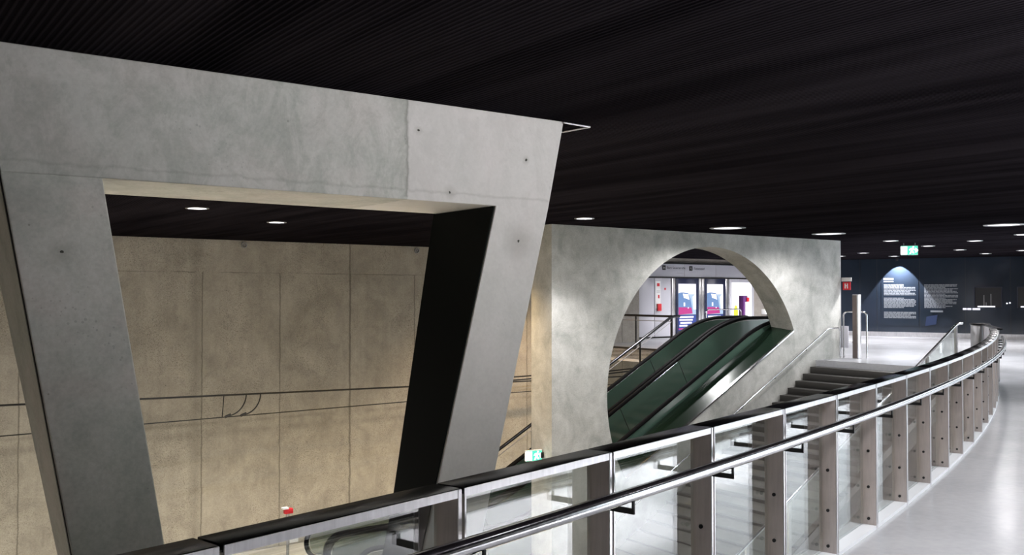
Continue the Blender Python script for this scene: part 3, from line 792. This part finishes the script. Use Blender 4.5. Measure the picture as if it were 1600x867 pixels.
# ------------------------------------------------------------------ upper hall wall with panels and posters (n = 25.8)
def wallthing(name, label, cat, s0, s1, z0): return thing(name, label, cat, W((s0 + s1) / 2, 25.8, z0))
t_ = wallthing('sign_band', 'long white sign band above the posters with black lettering', 'sign', 25.0, 31.8, 2.38)
MB().sbox(25.0, 31.9, 25.70, 25.82, 2.40, 2.90).build('band_panel', M['white'], t_)
MB().sbox(25.0, 31.9, 25.66, 25.82, 2.35, 2.395).build('lower_shadow_gap', M['black'], t_)
MB().sbox(25.0, 31.9, 25.66, 25.82, 2.90, 2.955).build('upper_shadow_gap', M['black'], t_)
for s in (27.45, 29.3): MB().sbox(s, s + .01, 25.696, 25.702, 2.4, 2.9).build('panel_joint', M['grey'], t_)
MB().sbox(26.21, 26.39, 25.692, 25.70, 2.66, 2.84).build('pictogram', M['black'], t_)
MB().sbox(27.73, 27.91, 25.692, 25.70, 2.65, 2.83).build('pictogram', M['black'], t_)
put_text('H', .13, M['white_bright'], t_, 'pictogram_letter', lambda x, y, z: W(26.25 + x, 25.688, 2.70 + y), .1)
put_text('S', .13, M['white_bright'], t_, 'pictogram_letter', lambda x, y, z: W(27.77 + x, 25.688, 2.69 + y), .1)
put_text('Bert Sauerstraße', .125, M['black'], t_, 'lettering', lambda x, y, z: W(26.47 + x, 25.69, 2.71 + y), 1.02)
put_text('Taxenstand', .125, M['black'], t_, 'lettering', lambda x, y, z: W(27.99 + x, 25.69, 2.70 + y), .62)
for a, b, lab in ((25.0, 25.80, 'leftmost white wall panel under the sign band'), (25.83, 26.72, 'white wall panel with red emergency strip')):
    p_ = wallthing('wall_panel', lab, 'wall panel', a, b, 0)
    MB().sbox(a, b, 25.74, 25.82, .06, 2.34).build('panel', M['white'], p_, bevel=.004)
    MB().sbox(a, b, 25.76, 25.82, 0, .06).build('plinth', M['bolt'], p_)
    if a > 25.5:
        MB().sbox(25.86, 26.14, 25.725, 25.74, 1.15, 2.22).build('info_strip', M['white_bright'], p_)
        MB().sbox(25.94, 26.08, 25.718, 25.725, 2.02, 2.14).build('red_pictogram', M['red'], p_)
        MB().sbox(25.93, 26.13, 25.66, 25.72, 1.06, 1.34).build('red_call_box', M['red'], p_, bevel=.01)
        MB().sbox(26.0, 26.07, 25.718, 25.725, 1.55, 1.68).build('red_button', M['red'], p_)
        MB().sbox(26.36, 26.44, 25.732, 25.74, 1.88, 1.96).build('red_mark', M['red'], p_)
        for q in range(4): MB().sbox(25.92, 26.1, 25.72, 25.725, 1.76 + q * .03, 1.77 + q * .03).build('print_line', M['grey'], p_)
for a, b, lab in ((26.76, 26.94, 'steel pilaster left of the first poster'), (28.28, 28.45, 'left steel pilaster between the two posters'), (28.46, 28.62, 'right steel pilaster between the two posters'), (29.90, 30.10, 'steel pilaster between the second poster and the white lightbox')):
    tag(MB().sbox(a, b, 25.70, 25.82, 0, 2.34).build('pilaster', M['bright'], loc=W((a + b) / 2, 25.76, 0), bevel=.004), lab, 'pilaster')
def poster(s0, s1, label):
    t_ = wallthing('poster_case', label, 'poster', s0, s1, 0)
    MB().sbox(s0, s1, 25.68, 25.82, 0.05, 2.34).build('case', M['darkblue'], t_, bevel=.006)
    a, b = s0 + .11, s1 - .18; z0, z1 = .27, 2.12; f = 25.672; wd = b - a
    def R(x0, x1, y0, y1, mat, nm, d=0.0):
        MB().sbox(a + x0 * wd, a + x1 * wd, f - d - .003, f - d, z0 + y0 * (z1 - z0), z0 + y1 * (z1 - z0)).build(nm, M[mat], t_)
    def PG(poly, mat, nm, d):
        MB().prism(poly, lambda x, y: W(a + x * wd, f - d - .003, z0 + y * (z1 - z0)), lambda x, y: W(a + x * wd, f - d, z0 + y * (z1 - z0))).build(nm, M[mat], t_)
    R(0, 1, .34, 1, 'lb_sky', 'picture_sky'); R(0, 1, .78, 1, 'lb_white', 'picture_haze', .004)
    PG([(0, .80), (.18, .82), (.55, .80), (.68, .68), (.80, .40), (.0, .40)], 'lb_sky2', 'tram_body', .008)
    PG([(.24, .79), (.55, .78), (.62, .66), (.30, .70)], 'lb_white', 'tram_windscreen', .012)
    PG([(0, .50), (.72, .49), (.80, .36), (0, .34)], 'lb_red', 'tram_front', .012)
    R(.28, .36, .52, .60, 'lb_white', 'tram_headlight', .016); R(.52, .57, .47, .5, 'lb_white', 'tram_headlight', .016)
    PG([(.80, .72), (1, .80), (1, .45), (.86, .45)], 'lb_white', 'picture_cloud', .006)
    R(0, 1, 0, .33, 'lb_navy', 'text_block', .004)
    for q, (x0, x1) in enumerate(((.05, .85), (.05, .8), (.1, .75), (.05, .5))): R(x0, x1, .27 - q * .062, .305 - q * .062, 'lb_white', 'text_line', .008)
    R(0, 1, .02, .05, 'lb_red', 'pink_line', .008)
    return t_
poster(26.96, 28.26, 'backlit tram poster, the left one of the two, beyond the escalators')
poster(28.63, 29.88, 'backlit tram poster, the right one of the two, beyond the escalators')
t_ = wallthing('lightbox', 'bright white backlit box with a yellow patch right of the tram posters', 'lightbox', 30.12, 31.6, 0)
MB().sbox(30.12, 31.68, 25.68, 25.82, .05, 2.34).build('case', M['white'], t_, bevel=.01)
MB().sbox(30.26, 31.52, 25.672, 25.68, .2, 2.20).build('screen', M['lb_white'], t_)
MB().prism([(30.5 + .13 * cos(q * pi / 8), .95 + .30 * sin(q * pi / 8)) for q in range(16)], lambda x, y: W(x, 25.665, y), lambda x, y: W(x, 25.67, y)).build('yellow_patch', M['lb_yellow'], t_)
# ticket validator and barrier loops on the far landing
p = W(24.75, 20.5, 0)
t_ = thing('ticket_column', 'slim violet ticket column with a white face in front of the lightbox', 'ticket machine', p)
MB().sbox(24.63, 24.83, 20.4, 20.6, 0, 1.66).build('column', M['violet'], t_, bevel=.01)
MB().sbox(24.70, 24.90, 20.37, 20.4, .2, 1.45).build('white_face', M['white_bright'], t_)
MB().sbox(24.76, 24.86, 20.35, 20.38, 1.46, 1.6).build('reader', M['red'], t_)
def hoop(name, label, pa, pb, z, r=.02, mid=None):
    t_ = thing(name, label, 'barrier', (pa + pb) / 2)
    dv = (pb - pa).normalized(); rr = .1
    pts = [pa + Vector((0, 0, 0))] + [pa + dv * (rr - rr * cos(q)) + Vector((0, 0, z - rr + rr * sin(q))) for q in [pi / 2 * i / 6 for i in range(7)]] + [pb - dv * (rr - rr * sin(q)) + Vector((0, 0, z - rr + rr * cos(q))) for q in [pi / 2 * i / 6 for i in range(7)]] + [pb]
    MB().tube(pts, r, 10).build('hoop', M['chrome'], t_)
    if mid: MB().tube([pa + Vector((0, 0, mid)), pb + Vector((0, 0, mid))], r * .8, 10).build('lower_rail', M['chrome'], t_)
    return t_
hoop('barrier_hoop', 'chrome barrier hoop standing in front of the tram posters', W(22.8, 20.4, 0), W(24.5, 20.4, 0), 1.21)
t_ = thing('control_box', 'small white box on a stand near the right edge of the round opening', 'box', W(25.8, 20.4, 0))
MB().sbox(25.66, 26.1, 20.3, 20.5, 1.02, 1.2).build('box', M['white_bright'], t_, bevel=.02)
MB().tube([W(25.85, 20.4, 0), W(25.85, 20.4, 1.03)], .03, 10).build('stand', M['grey'], t_)

# ------------------------------------------------------------------ objects on the landing beside the arched wall
p = W(21.95, 14.38, 0)
t_ = thing('steel_column', 'narrow upright steel column beside the end of the arched wall', 'column', p)
MB().sbox(21.86, 21.99, 14.30, 14.47, 0, 1.7).build('body', M['bright'], t_, bevel=.004)
MB().sbox(21.855, 21.86, 14.34, 14.47, .02, 1.68).build('brown_side', M['brown'], t_)
hoop('barrier_hoop', 'chrome barrier hoop between the arched wall end and the steel column', W(21.86, 14.74, 0), W(22.12, 14.22, 0), 1.24, .022, .42)
t_ = thing('wall_box', 'flat pale grey box on the end of the arched wall beside the handrail', 'box', W(21.86, 14.75, .3))
MB().sbox(21.845, 21.88, 14.60, 14.84, .28, .86).build('box', M['white'], t_, bevel=.004)
# fire equipment sign
sp = W(21.98, 14.82, 2.0)
t_ = thing('hydrant_sign', 'small red and white fire equipment sign projecting from the arched wall end', 'sign', sp)
MB().sbox(21.86, 21.88, 14.50, 14.80, 2.05, 2.15).build('lamp_box', M['white_bright'], t_)
MB().sbox(21.862, 21.878, 14.53, 14.76, 1.82, 2.03).build('sign_plate', M['red'], t_)
MB().sbox(21.856, 21.861, 14.60, 14.63, 1.86, 1.99).sbox(21.856, 21.861, 14.67, 14.70, 1.86, 1.99).sbox(21.856, 21.861, 14.60, 14.70, 1.92, 1.94).build('pictogram', M['white_bright'], t_)
MB().tube([W(21.87, 14.79, 2.1), W(21.87, 14.9, 2.1)], .01, 8).build('arm', M['grey'], t_)
# hanging exit sign
def exit_sign(label, c, ax, up_h, w_, h_, rod):
    ay = Vector((-ax.y, ax.x, 0))
    def Q(x, y, z): return c + ax * x + ay * y + Vector((0, 0, z))
    t_ = thing('exit_sign', label, 'exit sign', c)
    MB().box(-w_ / 2, w_ / 2, 0, .07, 0, h_, Q).build('housing', M['white_bright'], t_)
    MB().box(-w_ / 2 + .01, w_ / 2 - .01, -.006, 0, .01, h_ - .01, Q).build('green_panel', M['exit_green'], t_)
    d = -.010; k = h_ / .22
    # white door, running figure and arrow
    MB().prism([(-.19 * k, .02 * k), (-.05 * k, .02 * k), (-.05 * k, .20 * k), (-.19 * k, .20 * k)], lambda x, y: Q(x, d, y), lambda x, y: Q(x, d + .003, y)).build('door_symbol', M['exit_white'], t_)
    fig = [(.00, .03), (.03, .03), (.045, .08), (.075, .04), (.11, .04), (.08, .09), (.075, .13), (.11, .12), (.115, .14), (.07, .165), (.02, .155), (-.01, .12), (.01, .11), (.03, .135), (.035, .10)]
    MB().prism([(x * k, y * k) for x, y in fig], lambda x, y: Q(x, d, y), lambda x, y: Q(x, d + .003, y)).build('running_figure', M['exit_white'], t_)
    MB().prism([((.085 + .017 * cos(q * pi / 6)) * k, (.187 + .017 * sin(q * pi / 6)) * k) for q in range(12)], lambda x, y: Q(x, d, y), lambda x, y: Q(x, d + .003, y)).build('figure_head', M['exit_white'], t_)
    MB().prism([(x * k, y * k) for x, y in ((.13, .05), (.19, .11), (.13, .17), (.13, .13), (.12, .13), (.12, .09), (.13, .09))], lambda x, y: Q(x, d, y), lambda x, y: Q(x, d + .003, y)).build('arrow', M['exit_white'], t_)
    if rod:
        for x in (-w_ / 3, w_ / 3): MB().tube([Q(x, .035, h_), Q(x, .035, rod)], .006, 8).build('hanger', M['grey'], t_)
    return t_
exit_sign('green lit exit sign hanging from the ceiling in front of the blue wall', Vector((11.1, 25.9, 2.80)), Vector((.92, -.39, 0)).normalized(), 0, .44, .26, CZ - 2.80)
ec = W(11.70, 15.13, -1.72)
t_ = exit_sign('green lit exit sign on the left end of the arched wall low above the platform', ec, (D * .96 + N * .28 * -1).normalized(), 0, .36, .22, 0)
MB().sbox(11.83, 11.9, 15.05, 15.2, -1.66, -1.55).build('bracket', M['bolt'], t_)

# ------------------------------------------------------------------ dark blue wall: text panels, niches, spotlight
def text_panel(u0, u1, blocks, title, label):
    t_ = thing('text_panel', label, 'information panel', F(u0, 0, 0))
    MB().box(u0 - .10, u1 + .10, -.012, 0, .45, 2.55, F).build('panel', M['blue'], t_)
    if title:
        for (z0, z1, wd) in title:
            x = u0
            while x < u0 + wd:
                q = random.uniform(.03, .05); MB().box(x, min(x + q, u0 + wd), -.016, -.012, z0, z1, F).build('title_letter', M['print_w'], t_); x += q + .012
    for (z0, z1) in blocks:
        rows = int((z1 - z0) / .052); 
        for r in range(rows):
            mm = MB(); x = u0; endx = u1 - random.choice((0, 0, 0, .03, .05, .2, .45)); zt = z1 - r * (z1 - z0) / rows
            while x < endx - .02:
                q = min(random.uniform(.06, .19), endx - x); mm.box(x, x + q, -.015, -.012, zt - .037, zt, F); x += q + .014
            mm.build('text_line', M['print'], t_)
    return t_
text_panel(1.55, 2.76, [(1.65, 2.11), (1.14, 1.57), (.73, 1.0)], [(2.285, 2.36, .37), (2.205, 2.235, .37)], 'dark blue wall panel with pale printed text under a spotlight')
text_panel(3.07, 4.29, [(1.15, 2.10)], None, 'dimmer dark blue text panel right of the spotlit one')
def niche(u0, u1, z0, z1, label):
    t_ = thing('display_niche', label, 'display case', F(u0, 0, z0))
    MB().box(u0, u1, -.02, 0, z0, z1, F).build('back_panel', M['black'], t_)
    MB().box(u0 - .02, u0, -.05, 0, z0 - .02, z1 + .02, F).box(u1, u1 + .02, -.05, 0, z0 - .02, z1 + .02, F).box(u0, u1, -.05, 0, z1, z1 + .02, F).build('frame', M['darkblue'], t_)
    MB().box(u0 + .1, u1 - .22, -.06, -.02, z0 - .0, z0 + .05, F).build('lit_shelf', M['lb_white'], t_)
    for x, h in ((.34, .62), (.42, .2), (.6, .7)):
        MB().box(u0 + (u1 - u0) * x, u0 + (u1 - u0) * x + .012, -.03, -.02, z0 + .05, z0 + .05 + (z1 - z0 - .1) * h, F).build('glint_strip', M['bright'], t_)  # vertical glints imitated by thin bright strips
    return t_
niche(4.88, 5.80, 1.21, 1.97, 'black display niche with a lit shelf, left one of two in the blue wall')
niche(6.34, 7.4, 1.21, 1.97, 'black display niche at the right edge of the photo')
t_ = thing('lamp_reflections', 'row of glowing blocks for lamp reflections on the blue wall below the second text panel', 'light', F(4.5, 0, 1.1))
for u in (4.46, 4.62, 4.80, 4.93): MB().box(u, u + .13, -.05, 0, 1.10, 1.17, F).build('lamp', M['lb_white'], t_)  # glowing blocks stand in for lamp reflections on the glossy wall
t_ = thing('small_screen', 'small tilted blue screen low on the blue wall', 'screen', F(3.2, 0, .5))
MB().box8([F(3.1, -.04, .45), F(3.5, -.04, .52), F(3.5, -.014, .52), F(3.1, -.014, .45), F(3.15, -.04, .82), F(3.55, -.04, .9), F(3.55, -.014, .9), F(3.15, -.014, .82)]).build('screen', M['lb_dark'], t_)
MB().box(3.3, 3.75, -.05, -.014, 1.0, 1.07, F).build('lit_label', M['print'], t_)
for u, z in ((5.98, 1.36), (6.08, 1.38)):
    tag(MB().lathe([(.001, -.03), (.022, -.02), (.03, 0), (.022, .02), (.001, .03)], F(u, -.03, z), 12).build('indicator_lamp', M['lamp_dim'], loc=F(u, -.03, z)), 'tiny bright round lamp on the blue wall, %s of the pair' % ('left' if u < 6 else 'right'), 'light')
sl_ = bpy.data.lights.new('wall_spot', 'SPOT'); sl_.energy = 900; sl_.spot_size = radians(82); sl_.spot_blend = .12; sl_.shadow_soft_size = .02; sl_.color = (.93, .92, 1)
t_ = thing('wall_spotlight', 'small black spotlight aimed down at the printed wall panel', 'spotlight', F(2.14, -.42, CZ - .1))
MB().lathe([(.04, 0), (.045, .06), (.045, .1), (.001, .1)], F(2.14, -.42, CZ - .1), 16).build('body', M['black'], t_)
so = bpy.data.objects.new('spotlight_beam', sl_); COL.objects.link(so); so.parent = t_; so.location = (0, 0, -.01)
so.rotation_euler = (FN * .42 + Vector((0, 0, -1.0))).normalized().to_track_quat('-Z', 'Y').to_euler()

# ------------------------------------------------------------------ platform items seen past the railing
sp = W(7.58, 18.0, LZ)
t_ = thing('emergency_post', 'thin grey post with a red and white top standing on the platform', 'emergency post', sp)
MB().tube([W(7.58, 18, LZ), W(7.58, 18, -2.72)], .03, 10).build('post', M['grey'], t_)
MB().sbox(7.50, 7.68, 17.95, 18.05, -2.76, -2.66).build('red_head', M['red'], t_, bevel=.01)
MB().sbox(7.46, 7.58, 17.94, 18.06, -2.66, -2.63).build('white_cap', M['white_bright'], t_)
MB().sbox(7.62, 7.80, 17.98, 18.0, -3.36, -3.16).build('white_plate', M['white_bright'], t_)
for o in COL.objects:
    if '_loc' in o: del o['_loc']
